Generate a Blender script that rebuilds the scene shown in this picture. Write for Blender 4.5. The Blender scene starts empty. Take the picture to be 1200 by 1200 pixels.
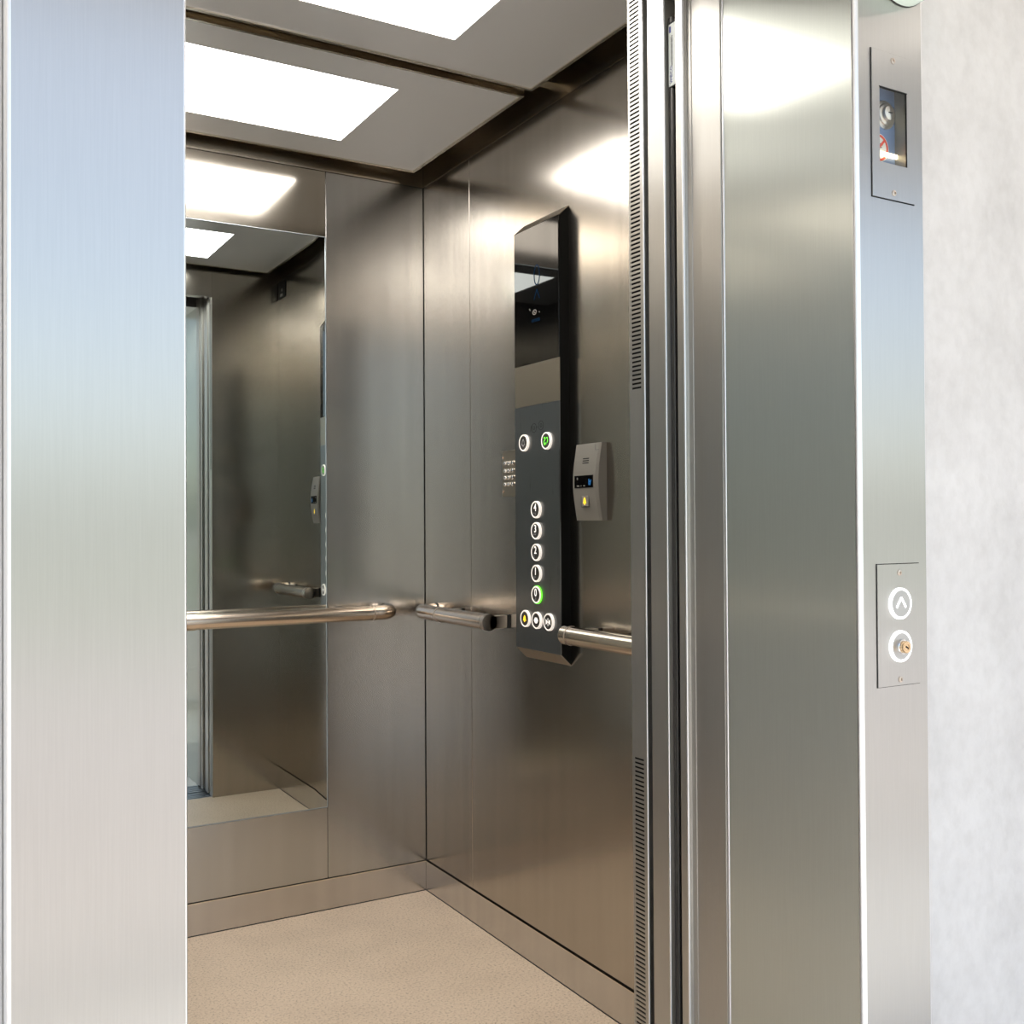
import bpy, bmesh, math, random
from mathutils import Matrix, Vector
random.seed(7)
scene = bpy.context.scene
COL = scene.collection

# ------------------------------------------------------------------ camera (fitted from the vanishing lines)
F, YAW, PITCH, ROLL, EYE = 1223.93, 0.528705, 0.0113835, -0.0057818, 1.09579   # focal length in pixels of a 1200 px frame
cf = Vector((math.sin(YAW)*math.cos(PITCH), math.cos(YAW)*math.cos(PITCH), math.sin(PITCH)))
cr0 = Vector((math.cos(YAW), -math.sin(YAW), 0)); cu0 = cr0.cross(cf)
cr = cr0*math.cos(ROLL) + cu0*math.sin(ROLL); cu = -cr0*math.sin(ROLL) + cu0*math.cos(ROLL)
cam_d = bpy.data.cameras.new('camera'); cam = bpy.data.objects.new('camera', cam_d); COL.objects.link(cam)
cam_d.sensor_fit = 'HORIZONTAL'; cam_d.sensor_width = 36; cam_d.lens = F/1200*36
cam_d.clip_start = 0.02; cam_d.clip_end = 1000
cam.matrix_world = Matrix(((cr.x, cu.x, -cf.x, 0), (cr.y, cu.y, -cf.y, 0), (cr.z, cu.z, -cf.z, EYE), (0, 0, 0, 1)))
scene.camera = cam

def at(px, py, axis, val):
    """the point where the sight line of a pixel meets the plane axis = val (a wall, a jamb face, a panel)"""
    d = cf*F + cr*(px-600) - cu*(py-600); o = Vector((0, 0, EYE))
    return o + d*((val-o[axis])/d[axis])

# ------------------------------------------------------------------ light
scene.view_settings.view_transform = 'Standard'; scene.view_settings.look = 'None'
scene.view_settings.gamma = 1; scene.view_settings.use_curve_mapping = False
scene.view_settings.exposure = 0.585
SKY, CLOUD, SUN, CAR_LAMP, HALL_FILL = 0.25, .90, 4.2, 7.0, 4.4
world = bpy.data.worlds.new('sky'); scene.world = world; world.use_nodes = True
wn = world.node_tree.nodes; wl = world.node_tree.links
sky = wn.new('ShaderNodeTexSky'); sky.sky_type = 'NISHITA'; sky.sun_disc = False
sky.sun_elevation = math.radians(62); sky.sun_rotation = math.radians(143); sky.air_density = 1.0; sky.dust_density = 1.6; sky.ozone_density = 1.2
wt = wn.new('ShaderNodeTexCoord'); wm = wn.new('ShaderNodeMapping'); wm.inputs['Scale'].default_value = (1, 1, 2.6)   # thin cloud veil over the blue
wz = wn.new('ShaderNodeTexNoise'); wz.inputs['Scale'].default_value = 1.7; wz.inputs['Detail'].default_value = 5
wr = wn.new('ShaderNodeMapRange'); wr.inputs[1].default_value = .3; wr.inputs[2].default_value = .7; wr.inputs[3].default_value = .12; wr.inputs[4].default_value = .6
wk = wn.new('ShaderNodeMix'); wk.data_type = 'RGBA'; wk.inputs[7].default_value = (CLOUD, CLOUD*.99, CLOUD*.97, 1)
ws = wn.new('ShaderNodeMix'); ws.data_type = 'RGBA'; ws.blend_type = 'MULTIPLY'; ws.inputs[0].default_value = 1; ws.inputs[7].default_value = (SKY, SKY, SKY, 1)
wl.new(wt.outputs['Generated'], wm.inputs[0]); wl.new(wm.outputs[0], wz.inputs['Vector']); wl.new(wz.outputs['Fac'], wr.inputs[0]); wl.new(wr.outputs[0], wk.inputs[0])
wl.new(sky.outputs[0], ws.inputs[6]); wl.new(ws.outputs[2], wk.inputs[6]); wl.new(wk.outputs[2], wn['Background'].inputs[0])
sd = bpy.data.lights.new('sun', 'SUN'); sd.energy = SUN; sd.angle = math.radians(0.6); sd.color = (1, .95, .88)
so = bpy.data.objects.new('sun', sd); COL.objects.link(so)
sv = Vector((math.sin(math.radians(143))*math.cos(math.radians(62)), math.cos(math.radians(143))*math.cos(math.radians(62)), math.sin(math.radians(62))))
so.rotation_euler = sv.to_track_quat('Z', 'Y').to_euler()      # high sun in front of the glazing: lights the ground and the floor just inside
scene.cycles.max_bounces = 14; scene.cycles.glossy_bounces = 8; scene.cycles.diffuse_bounces = 5
scene.cycles.sample_clamp_indirect = 8

# ------------------------------------------------------------------ main measures
XW, YB, ZT, ZS = 1.3602, 2.85, 2.1119, 0.0873      # car: right wall, back wall, wall top, skirting top
XL = -0.06                                          # car: left wall
YS, XM = 2.554, 1.0498                              # seam on the right wall, right edge of the mirror column
XM2 = XW + XL - XM
XO, XOL = 1.0818, 0.2196                            # clear opening
YJ, YR = 0.9507, 1.208                              # jamb front face, end of reveal
YF = 1.4472                                         # inner face of the car front
ZC = 2.137                                          # underside of the ceiling panels
ZH = 2.022                                          # underside of the door head
WY = 0.968                                          # landing concrete face
D, HEAD, ZL = -0.65, 2.28, 2.48                     # landing: glass front, window head, ceiling

# ------------------------------------------------------------------ materials
MATS = {}
def mat(name, base=(.5, .5, .5), rough=.5, metal=0., **k):
    if name in MATS: return MATS[name]
    m = bpy.data.materials.new(name); m.use_nodes = True; MATS[name] = m
    b = m.node_tree.nodes['Principled BSDF']
    b.inputs['Base Color'].default_value = (*base, 1); b.inputs['Roughness'].default_value = rough; b.inputs['Metallic'].default_value = metal
    if 'emit' in k:
        b.inputs['Emission Color'].default_value = (*k['emit'], 1); b.inputs['Emission Strength'].default_value = k.get('es', 1)
    if 'coat' in k: b.inputs['Coat Weight'].default_value = k['coat']; b.inputs['Coat Roughness'].default_value = k.get('coat_r', .03)
    if 'spec' in k: b.inputs['Specular IOR Level'].default_value = k['spec']
    return m
def nodes(m): return m.node_tree.nodes, m.node_tree.links, m.node_tree.nodes['Principled BSDF']
def noise(n, l, scale, detail=3, stretch=(1, 1, 1), rough=.5):
    tc = n.new('ShaderNodeTexCoord'); mp = n.new('ShaderNodeMapping'); mp.inputs['Scale'].default_value = stretch
    t = n.new('ShaderNodeTexNoise'); t.inputs['Scale'].default_value = scale; t.inputs['Detail'].default_value = detail; t.inputs['Roughness'].default_value = rough
    l.new(tc.outputs['Object'], mp.inputs[0]); l.new(mp.outputs[0], t.inputs['Vector'])
    return t.outputs['Fac']
def ramp(n, l, fac, stops):
    r = n.new('ShaderNodeValToRGB'); e = r.color_ramp.elements
    while len(e) < len(stops): e.new(.5)
    for i, (p, c) in enumerate(stops):
        e[i].position = p; e[i].color = (*c, 1) if len(c) == 3 else c
    l.new(fac, r.inputs[0]); return r.outputs[0]
def rng(n, l, fac, lo, hi):
    r = n.new('ShaderNodeMapRange'); r.inputs[3].default_value = lo; r.inputs[4].default_value = hi
    l.new(fac, r.inputs[0]); return r.outputs[0]
def bump(n, l, b, fac, strength, dist=.001):
    u = n.new('ShaderNodeBump'); u.inputs['Strength'].default_value = strength; u.inputs['Distance'].default_value = dist
    l.new(fac, u.inputs['Height']); l.new(u.outputs[0], b.inputs['Normal'])
def brushed(name, base, rough, aniso, streak=.06):
    """vertical-grain stainless steel: reflections smear across the grain"""
    m = mat(name, base, rough, 1.); n, l, b = nodes(m)
    b.inputs['Anisotropic'].default_value = aniso
    g = n.new('ShaderNodeNewGeometry'); c = n.new('ShaderNodeVectorMath'); c.operation = 'CROSS_PRODUCT'
    c.inputs[1].default_value = (0, 0.002, 1); l.new(g.outputs['Normal'], c.inputs[0]); l.new(c.outputs[0], b.inputs['Tangent'])
    f = noise(n, l, 1, 3, (900, 900, 14))
    l.new(rng(n, l, f, rough-streak, rough+streak), b.inputs['Roughness'])
    hi = tuple(min(1, v*1.02) for v in base); lo = tuple(v*.97 for v in base)
    l.new(ramp(n, l, f, [(.3, lo), (.7, hi)]), b.inputs['Base Color'])
    return m
def linen(name, base, rough, tint=.04, strength=.05):
    """fine-patterned stainless sheet inside the car, with faint wipe marks"""
    m = mat(name, base, rough, 1.); n, l, b = nodes(m)
    f = noise(n, l, 1, 1, (30, 30, 1.2)); w = noise(n, l, 2.3, 2, (1, 1, .6), .5)
    l.new(rng(n, l, w, rough-.04, rough+.05), b.inputs['Roughness'])
    hi = tuple(min(1, v*(1+tint)) for v in base); lo = tuple(v*(1-tint) for v in base)
    l.new(ramp(n, l, f, [(.3, lo), (.7, hi)]), b.inputs['Base Color'])
    return m
JAMB = brushed('brushed_steel', (.50, .495, .48), .30, .85, .015)
REVEAL = brushed('reveal_steel', (.62, .64, .58), .42, 1., .015)
EDGE = brushed('door_edge_steel', (.52, .50, .46), .42, .85, .02)
BRIGHT = mat('daylit_edge', (.92, .92, .92), .3, 1.)  # paler than the jamb steel: daylight glint put into the colour
n, l, b = nodes(REVEAL)                # a tighter core inside the wide brushed lobe
b2 = n.new('ShaderNodeBsdfPrincipled'); b2.inputs['Metallic'].default_value = 1; b2.inputs['Base Color'].default_value = (.62, .63, .58, 1)
b2.inputs['Roughness'].default_value = .14; b2.inputs['Anisotropic'].default_value = .5; l.new(b.inputs['Tangent'].links[0].from_socket, b2.inputs['Tangent'])
mxs = n.new('ShaderNodeMixShader'); mxs.inputs[0].default_value = .17
l.new(b.outputs[0], mxs.inputs[1]); l.new(b2.outputs[0], mxs.inputs[2]); l.new(mxs.outputs[0], n['Material Output'].inputs[0])
CAR = linen('car_steel', (.445, .408, .362), .195)
CARB = linen('car_back_steel', (.49, .485, .47), .24)
CARU = linen('car_upper_steel', (.52, .475, .41), .13)
SKIRT = linen('skirting_steel', (.57, .55, .53), .22)
FRIEZE = mat('frieze_steel', (.62, .55, .45), .24, 1.)
TRIM = mat('bright_trim', (.72, .66, .56), .2, 1.)
TUBE = mat('satin_tube', (.66, .57, .48), .2, 1.)
TUBE_D = mat('tube_cap_steel', (.5, .44, .38), .28, 1.)
DARK = mat('dark_gap', (.006, .006, .006), .8)
RUBBER = mat('black_rubber', (.012, .011, .010), .45)
BLACK = mat('black_plastic', (.003, .003, .0025), .5, spec=.12)
GLASSB = mat('black_glass', (.002, .002, .002), .02, 0., spec=.45)
PLATE_B = brushed('button_plate_steel', (.20, .205, .21), .30, .5)
PLATE_A = mat('bronze_plate', (.36, .31, .245), .32, 1.)
WEDGE = mat('wedge_steel', (.42, .36, .29), .3, 1.)
RING = mat('lit_ring', (.8, .76, .7), .4, emit=(1, .9, .8), es=.40)
RING_W = mat('lit_white_ring', (.9, .9, .9), .4, emit=(1, 1, 1), es=.62)
RING_G = mat('lit_green_ring', (.1, .5, .05), .4, emit=(.15, .75, .03), es=.9)
CAP = mat('button_cap', (.06, .055, .05), .4, .5)
CAP_S = mat('button_cap_steel', (.48, .48, .48), .3, 1.)
INK_W = mat('white_mark', (.85, .82, .78), .5, emit=(1, .93, .85), es=.5)
INK_D = mat('dim_mark', (.3, .28, .25), .5)
INK_Y = mat('yellow_mark', (.9, .6, .02), .5, emit=(1, .62, .02), es=.9)
INK_G = mat('green_mark', (.1, .6, .05), .5, emit=(.16, .85, .04), es=.8)
INK_B = mat('blue_display', (.003, .015, .04), .8, spec=0., emit=(.01, .07, .16), es=.10)
INK_B2 = mat('blue_readout', (.01, .1, .3), .5, emit=(.02, .2, .5), es=.25)
INK_K = mat('engraved_mark', (.05, .05, .05), .5)
INK_BLUE = mat('blue_print', (.01, .03, .28), .5)
INK_RED = mat('red_print', (.75, .09, .05), .5)
PAPER = mat('label_paper', (.78, .82, .78), .5)
GREYP = mat('grey_plastic', (.185, .17, .145), .42)
GREYP2 = mat('grey_plastic_side', (.22, .20, .175), .45)
CHROME = mat('chrome', (.8, .78, .75), .12, 1.)
BRASS = mat('brass_barrel', (.72, .52, .32), .25, 1.)
DOME = mat('dome_glass', (.72, .84, .74), .25, coat=.6, emit=(.85, 1, .85), es=.12)
GLOW_LINE = mat('reflected_glow', (1, .9, .7), .5, emit=(1, .82, .55), es=2.2)
BLUEP = mat('blue_niche_panel', (.20, .29, .48), .35)
NICHE = mat('niche_metal', (.30, .29, .25), .35, .6)
CEILP = mat('ceiling_acrylic', (.76, .77, .775), .3, coat=1., coat_r=.015)
LAMP = mat('lamp_diffuser', (1, 1, 1), .4, emit=(1, .965, .92), es=CAR_LAMP)
HALL = mat('hall_fill_diffuser', (1, 1, 1), .4, emit=(1, .92, .82), es=HALL_FILL)
MIRROR = mat('mirror_silver', (.60, .645, .635), .008, 1.)
n, l, b = nodes(MIRROR)
fm = noise(n, l, 7, 6, (1, 1, 1), .7)
l.new(ramp(n, l, fm, [(.0, (.004,)*3), (.62, (.006,)*3), (.78, (.06,)*3)]), b.inputs['Roughness'])
FLOOR = mat('speckled_vinyl', (.52, .43, .33), .42); n, l, b = nodes(FLOOR)
f1 = noise(n, l, 170, 3, (1, 1, 1), .75); f2 = noise(n, l, 6, 4)
c1 = ramp(n, l, f1, [(.33, (.46, .34, .23)), (.46, (.83, .66, .49)), (.62, (.88, .72, .55)), (.75, (.95, .83, .67))])
mx = n.new('ShaderNodeMix'); mx.data_type = 'RGBA'; mx.blend_type = 'MULTIPLY'; mx.inputs[0].default_value = .35
l.new(c1, mx.inputs[6]); l.new(ramp(n, l, f2, [(.35, (.78, .76, .74)), (.6, (1, 1, 1))]), mx.inputs[7]); l.new(mx.outputs[2], b.inputs['Base Color'])
bump(n, l, b, f1, .15, .0006)
CONC = mat('pale_concrete', (.68, .66, .64), .75); n, l, b = nodes(CONC)
f1 = noise(n, l, 5, 7, (1, 1, .8), .65); f2 = noise(n, l, 55, 4, (1, 1, .8), .6)
c1 = ramp(n, l, f1, [(.3, (.60, .58, .56)), (.5, (.70, .68, .66)), (.7, (.76, .74, .72))])
mx = n.new('ShaderNodeMix'); mx.data_type = 'RGBA'; mx.blend_type = 'MULTIPLY'; mx.inputs[0].default_value = .5
l.new(c1, mx.inputs[6]); l.new(ramp(n, l, f2, [(.3, (.86, .85, .84)), (.6, (1, 1, 1))]), mx.inputs[7]); l.new(mx.outputs[2], b.inputs['Base Color'])
bump(n, l, b, f2, .25, .002)
HFLOOR = mat('polished_screed', (.62, .60, .58), .25)
n, l, b = nodes(HFLOOR); f1 = noise(n, l, 4, 6); l.new(ramp(n, l, f1, [(.3, (.72, .70, .675)), (.7, (.82, .80, .77))]), b.inputs['Base Color'])
WHITE = mat('white_plaster', (.86, .84, .80), .8)
ALU = mat('aluminium', (.5, .5, .5), .35, 1.)
SILL = mat('sill_aluminium', (.62, .63, .65), .28, 1.)
PAVE = mat('paving', (.42, .38, .36), .85); n, l, b = nodes(PAVE)
f1 = noise(n, l, .6, 5); l.new(ramp(n, l, f1, [(.35, (.44, .40, .375)), (.65, (.56, .52, .49))]), b.inputs['Base Color'])
GRASS = mat('grass', (.10, .19, .05), .9); n, l, b = nodes(GRASS)
f1 = noise(n, l, 9, 5); l.new(ramp(n, l, f1, [(.3, (.29, .31, .23)), (.7, (.42, .44, .35))]), b.inputs['Base Color'])
HILL = mat('far_woods', (.07, .11, .07), .95); n, l, b = nodes(HILL)
f1 = noise(n, l, .3, 5); l.new(ramp(n, l, f1, [(.3, (.14, .17, .14)), (.7, (.22, .25, .20))]), b.inputs['Base Color'])
PANE = bpy.data.materials.new('clear_glass'); PANE.use_nodes = True
pn = PANE.node_tree.nodes; pl = PANE.node_tree.links; pn.remove(pn['Principled BSDF'])
tr = pn.new('ShaderNodeBsdfTransparent'); tr.inputs[0].default_value = (.975, .98, .975, 1)
gl = pn.new('ShaderNodeBsdfGlossy'); gl.inputs['Roughness'].default_value = .01
lw = pn.new('ShaderNodeLayerWeight'); lw.inputs[0].default_value = .5; ms = pn.new('ShaderNodeMixShader')
pw = pn.new('ShaderNodeMath'); pw.operation = 'POWER'; pw.inputs[1].default_value = 5; pl.new(lw.outputs['Facing'], pw.inputs[0])
fr = pn.new('ShaderNodeMath'); fr.operation = 'MULTIPLY_ADD'; fr.inputs[1].default_value = .9; fr.inputs[2].default_value = .03; pl.new(pw.outputs[0], fr.inputs[0])
pl.new(fr.outputs[0], ms.inputs[0]); pl.new(tr.outputs[0], ms.inputs[1]); pl.new(gl.outputs[0], ms.inputs[2]); pl.new(ms.outputs[0], pn['Material Output'].inputs[0])

# ------------------------------------------------------------------ mesh helpers (all meshes in world metres)
def link(name, bm, m, parent=None, smooth=False):
    bmesh.ops.recalc_face_normals(bm, faces=bm.faces)
    me = bpy.data.meshes.new(name); bm.to_mesh(me); bm.free(); me.materials.append(m)
    if smooth:
        me.polygons.foreach_set('use_smooth', [True]*len(me.polygons)); me.set_sharp_from_angle(angle=math.radians(40))
    return put(name, me, parent)
def put(name, me, parent=None, loc=None):
    o = bpy.data.objects.new(name, me); COL.objects.link(o)
    if loc is not None: o.location = loc
    if parent is not None:
        o.parent = parent; o.matrix_parent_inverse = WORLD[parent.name].inverted()
        WORLD[o.name] = WORLD[parent.name] @ WORLD[parent.name].inverted() @ Matrix.Translation(o.location)
    else: WORLD[o.name] = Matrix.Translation(o.location)
    return o
WORLD = {}
def thing(name, loc, label, cat, group=None):
    o = put(name, None, None, loc); o.empty_display_size = .05; tag(o, label, cat, group); return o
def tag(o, label=None, cat=None, group=None, kind=None):
    if label: o['label'] = label
    if cat: o['category'] = cat
    if group: o['group'] = group
    if kind: o['kind'] = kind
    return o
def add_box(bm, a, b, bev=0, seg=2):
    lo = [min(a[i], b[i]) for i in range(3)]; hi = [max(a[i], b[i]) for i in range(3)]
    v = [bm.verts.new((x, y, z)) for x in (lo[0], hi[0]) for y in (lo[1], hi[1]) for z in (lo[2], hi[2])]
    fs = [bm.faces.new([v[i] for i in q]) for q in ((0, 1, 3, 2), (4, 6, 7, 5), (0, 4, 5, 1), (2, 3, 7, 6), (0, 2, 6, 4), (1, 5, 7, 3))]
    if bev: bmesh.ops.bevel(bm, geom=list({e for f in fs for e in f.edges}), offset=bev, segments=seg, profile=.5, affect='EDGES')
def box(name, a, b, m, parent=None, bev=0, seg=2):
    bm = bmesh.new(); add_box(bm, a, b, bev, seg); return link(name, bm, m, parent)
def boxes(name, lst, m, parent=None):
    bm = bmesh.new()
    for a, b in lst: add_box(bm, a, b)
    return link(name, bm, m, parent)
def prism(name, pts, z0, z1, m, parent=None, frame=None):
    """extrude an outline (x, y) from z0 to z1; frame maps local to world"""
    bm = bmesh.new()
    lo = [bm.verts.new((x, y, z0)) for x, y in pts]; hi = [bm.verts.new((x, y, z1)) for x, y in pts]
    bm.faces.new(lo[::-1]); bm.faces.new(hi)
    for i in range(len(pts)):
        j = (i+1) % len(pts); bm.faces.new((lo[i], lo[j], hi[j], hi[i]))
    if frame is not None: bmesh.ops.transform(bm, matrix=frame, verts=bm.verts)
    return link(name, bm, m, parent)
def fillet(corners, seg=8):
    """outline with rounded corners: (x, y, r)"""
    out = []; k = len(corners)
    for i in range(k):
        x, y, r = corners[i]; p = Vector((x, y))
        if r <= 0: out.append((x, y)); continue
        a = (Vector(corners[i-1][:2])-p).normalized(); c = (Vector(corners[(i+1) % k][:2])-p).normalized()
        t = r/math.tan(a.angle(c)/2); cen = p + (a+c).normalized()*(r/math.sin(a.angle(c)/2))
        s, e = p+a*t-cen, p+c*t-cen
        a0 = math.atan2(s.y, s.x); a1 = math.atan2(e.y, e.x); dlt = (a1-a0+math.pi) % (2*math.pi)-math.pi
        for q in range(seg+1):
            g = a0+dlt*q/seg; out.append((cen.x+r*math.cos(g), cen.y+r*math.sin(g)))
    return out
def frame_x(x, y, z):      # a face looking towards -X: local x runs to -Y, y up, z out of the wall
    return Matrix(((0, 0, -1, x), (-1, 0, 0, y), (0, 1, 0, z), (0, 0, 0, 1)))
def frame_y(x, y, z):      # a face looking towards -Y: local x runs to +X, y up, z out of the wall
    return Matrix(((1, 0, 0, x), (0, 0, -1, y), (0, 1, 0, z), (0, 0, 0, 1)))
def lathe_mesh(prof, seg=32):
    """revolve (radius, height) about local z"""
    bm = bmesh.new(); rings = []
    for r, z in prof:
        rings.append([bm.verts.new((0, 0, z))] if r < 1e-7 else [bm.verts.new((r*math.cos(2*math.pi*i/seg), r*math.sin(2*math.pi*i/seg), z)) for i in range(seg)])
    for A, B in zip(rings, rings[1:]):
        for i in range(seg):
            j = (i+1) % seg; q = []
            for v in (A[i % len(A)], A[j % len(A)], B[j % len(B)], B[i % len(B)]):
                if v not in q: q.append(v)
            if len(q) > 2: bm.faces.new(q)
    return bm
def lathe(name, prof, m, parent, frame, seg=32):
    bm = lathe_mesh(prof, seg); bmesh.ops.transform(bm, matrix=frame, verts=bm.verts); return link(name, bm, m, parent, True)
def tube(name, path, r, m, parent, seg=24, caps=True):
    bm = bmesh.new(); rings = []; P = [Vector(p) for p in path]; up = Vector((0, 0, 1))
    for i, p in enumerate(P):
        t = (P[min(i+1, len(P)-1)]-P[max(i-1, 0)]).normalized(); s = t.cross(up).normalized()
        rings.append([bm.verts.new(p + (s*math.cos(2*math.pi*k/seg) + up*math.sin(2*math.pi*k/seg))*r) for k in range(seg)])
    for A, B in zip(rings, rings[1:]):
        for k in range(seg): bm.faces.new((A[k], A[(k+1) % seg], B[(k+1) % seg], B[k]))
    if caps: bm.faces.new(rings[0][::-1]); bm.faces.new(rings[-1])
    return link(name, bm, m, parent, True)
def text(name, s, size, m, parent, frame, depth=.0003, xs=1., fat=0.):
    cu_ = bpy.data.curves.new(name, 'FONT'); cu_.body = s; cu_.size = size; cu_.align_x = 'CENTER'; cu_.align_y = 'CENTER'; cu_.extrude = depth; cu_.offset = fat
    t = bpy.data.objects.new('t', cu_); COL.objects.link(t)
    dg = bpy.context.evaluated_depsgraph_get(); dg.update()
    me = bpy.data.meshes.new_from_object(t.evaluated_get(dg)); bpy.data.objects.remove(t); bpy.data.curves.remove(cu_)
    me.transform(frame @ Matrix.Diagonal((xs, 1, 1, 1))); me.materials.clear(); me.materials.append(m); me.name = name
    return put(name, me, parent)
def shift(fr, x, y, z=0): return fr @ Matrix.Translation((x, y, z))
def cut(o, a, b):
    """take a box out of a mesh object"""
    bm = bmesh.new(); add_box(bm, a, b); bmesh.ops.recalc_face_normals(bm, faces=bm.faces); me = bpy.data.meshes.new('cut'); bm.to_mesh(me); bm.free()
    c = bpy.data.objects.new('cut', me); COL.objects.link(c)
    md = o.modifiers.new('cut', 'BOOLEAN'); md.operation = 'DIFFERENCE'; md.solver = 'EXACT'; md.object = c
    dg = bpy.context.evaluated_depsgraph_get(); dg.update(); new = bpy.data.meshes.new_from_object(o.evaluated_get(dg))
    o.modifiers.clear(); old = o.data; o.data = new; new.name = old.name; bpy.data.meshes.remove(old)
    bpy.data.objects.remove(c); bpy.data.meshes.remove(me)
def struct(o, label=None, cat=None): return tag(o, label, cat, None, 'structure')
def sroot(name, loc, label, cat):
    o = put(name, None, None, loc); o.empty_display_size = .05; return struct(o, label, cat)

# ================================================================== THE CAR
# floor and sills
struct(box('floor', (XL-.02, 1.43, -.03), (XW+.02, YB+.02, 0), FLOOR), 'beige speckled vinyl floor of the lift car', 'floor')
def sill(name, y0, y1, label):
    bm = bmesh.new(); n_ = 4; w = (y1-y0)/(2*n_+1)
    add_box(bm, (XOL-.1, y0, -.04), (XO+.5, y1, -.007))
    for i in range(n_+1): add_box(bm, (XOL-.1, y0+2*i*w, -.007), (XO+.5, y0+(2*i+1)*w, -.001))
    return struct(link(name, bm, SILL), label, 'sill')
sill('trim_4', 1.335, 1.43, 'grooved aluminium sill of the lift car')
sill('trim_5', 1.205, 1.315, 'grooved aluminium sill of the landing door')

# right wall: backing, sheet panels, trim, frieze
def wall_side(name, x, sgn, label):
    w = struct(box(name, (x+sgn*.005, YF, 0), (x+sgn*.03, YB+.035, 2.25), DARK), label, 'wall')
    for y0, y1 in ((YB-.0015, YS+.0008), (YS-.0008, YF+.0005)):
        box('panel', (x, y0, ZS+.004), (x+sgn*.006, y1, ZT-.001), CAR, w, .0008, 1)
    box('top_trim', (x-sgn*.002, YF, ZT), (x+sgn*.006, YB, ZT+.004), TRIM, w)
    box('frieze', (x+sgn*.001, YF, ZT+.004), (x+sgn*.006, YB, 2.235), FRIEZE, w)
    return w
wall_side('wall_right', XW, 1, 'brown-toned steel sheet wall behind the control panel')
wall_side('wall_left', XL, -1, 'steel sheet wall opposite the control panel')
def skirting(name, a, b, label):
    o = struct(box(name, a, b, SKIRT, None, .0012, 2), label, 'skirting')
    ax = 1 if b[0]-a[0] > b[1]-a[1] else 0; s_ = -1 if (a[ax]+b[ax])/2 > .7 else 1     # thin bright lip on top, dark joint at the floor
    lo, hi = list(a), list(b); f_ = lo if s_ < 0 else hi
    f_[ax] += s_*.0012; lo[2], hi[2] = ZS-.0022, ZS+.0006; box('lip', lo, hi, TRIM, o)
    lo, hi = list(a), list(b); f_ = lo if s_ < 0 else hi
    f_[ax] += s_*.0010; lo[2], hi[2] = .0002, .0022; box('floor_joint', lo, hi, RUBBER, o)
    return o
skirting('baseboard_right', (XW-.003, YF+.001, 0), (XW+.004, YB-.0031, ZS), 'steel skirting along the foot of the control panel wall')
skirting('baseboard_left', (XL-.004, YF+.001, 0), (XL+.003, YB-.0031, ZS), 'steel skirting along the foot of the opposite wall')
skirting('baseboard_back', (XL+.002, YB-.003, 0), (XW-.002, YB+.004, ZS), 'steel skirting along the foot of the mirror wall')
# back wall
w = struct(box('wall_back', (XL-.03, YB+.0065, 0), (XW+.03, YB+.035, 2.25), DARK), 'steel sheet wall that holds the mirror', 'wall')
box('panel', (XM+.0012, YB, ZS+.002), (XW-.0015, YB+.0062, ZT-.001), CARB, w, .0008, 1)
box('panel', (XL+.003, YB, ZS+.002), (XM2-.0012, YB+.0062, ZT-.001), CARB, w, .0008, 1)
box('panel', (XM2, YB, ZS+.002), (XM, YB+.0062, .2895), CARB, w, .0008, 1)
box('panel', (XM2, YB, 1.9235), (XM, YB+.0062, ZT-.001), CARU, w, .0008, 1)
box('top_trim', (XL, YB-.002, ZT), (XW, YB+.006, ZT+.004), TRIM, w)
box('frieze', (XL, YB+.001, ZT+.004), (XW, YB+.006, 2.235), FRIEZE, w)
# mirror: glass sheet with a bright ground edge
t = thing('mirror', ((XM+XM2)/2, YB, .2915), 'dark wall mirror above the handrail, reflecting the doorway', 'mirror')
bm = bmesh.new()                      # sheet glass, very slightly bent away along its right-hand edge
gx = [XM2+.001, .4, .7, .95, 1.0] + [1.008+.0034*i for i in range(12)] + [XM-.001]
bend = lambda x: .5*.25*max(0, x-1.012)**2
fr_ = [[bm.verts.new((x, YB+.0012+bend(x), z)) for z in (.2925, 1.1, 1.9205)] for x in gx]
bk = [[bm.verts.new((x, YB+.0055, z)) for z in (.2925, 1.1, 1.9205)] for x in gx]
for G in (fr_, bk):
    for A, B in zip(G, G[1:]):
        for k in range(2): bm.faces.new((A[k], A[k+1], B[k+1], B[k]))
for k in range(2):
    for i in (0, -1): bm.faces.new((fr_[i][k], fr_[i][k+1], bk[i][k+1], bk[i][k]))
for i in range(len(gx)-1):
    for k in (0, 2): bm.faces.new((fr_[i][k], fr_[i+1][k], bk[i+1][k], bk[i][k]))
link('glass', bm, MIRROR, t, True)
boxes('edge', [((XM-.001, YB-.0005, .2915), (XM, YB+.0055, 1.9215)), ((XM2, YB-.0005, .2915), (XM2+.001, YB+.0055, 1.9215)),
               ((XM2, YB-.0005, .2905), (XM, YB+.0055, .292)), ((XM2, YB-.0005, 1.9215), (XM, YB+.0055, 1.923))], mat('ground_edge', (.62, .68, .72), .25, .6), t)

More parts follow.
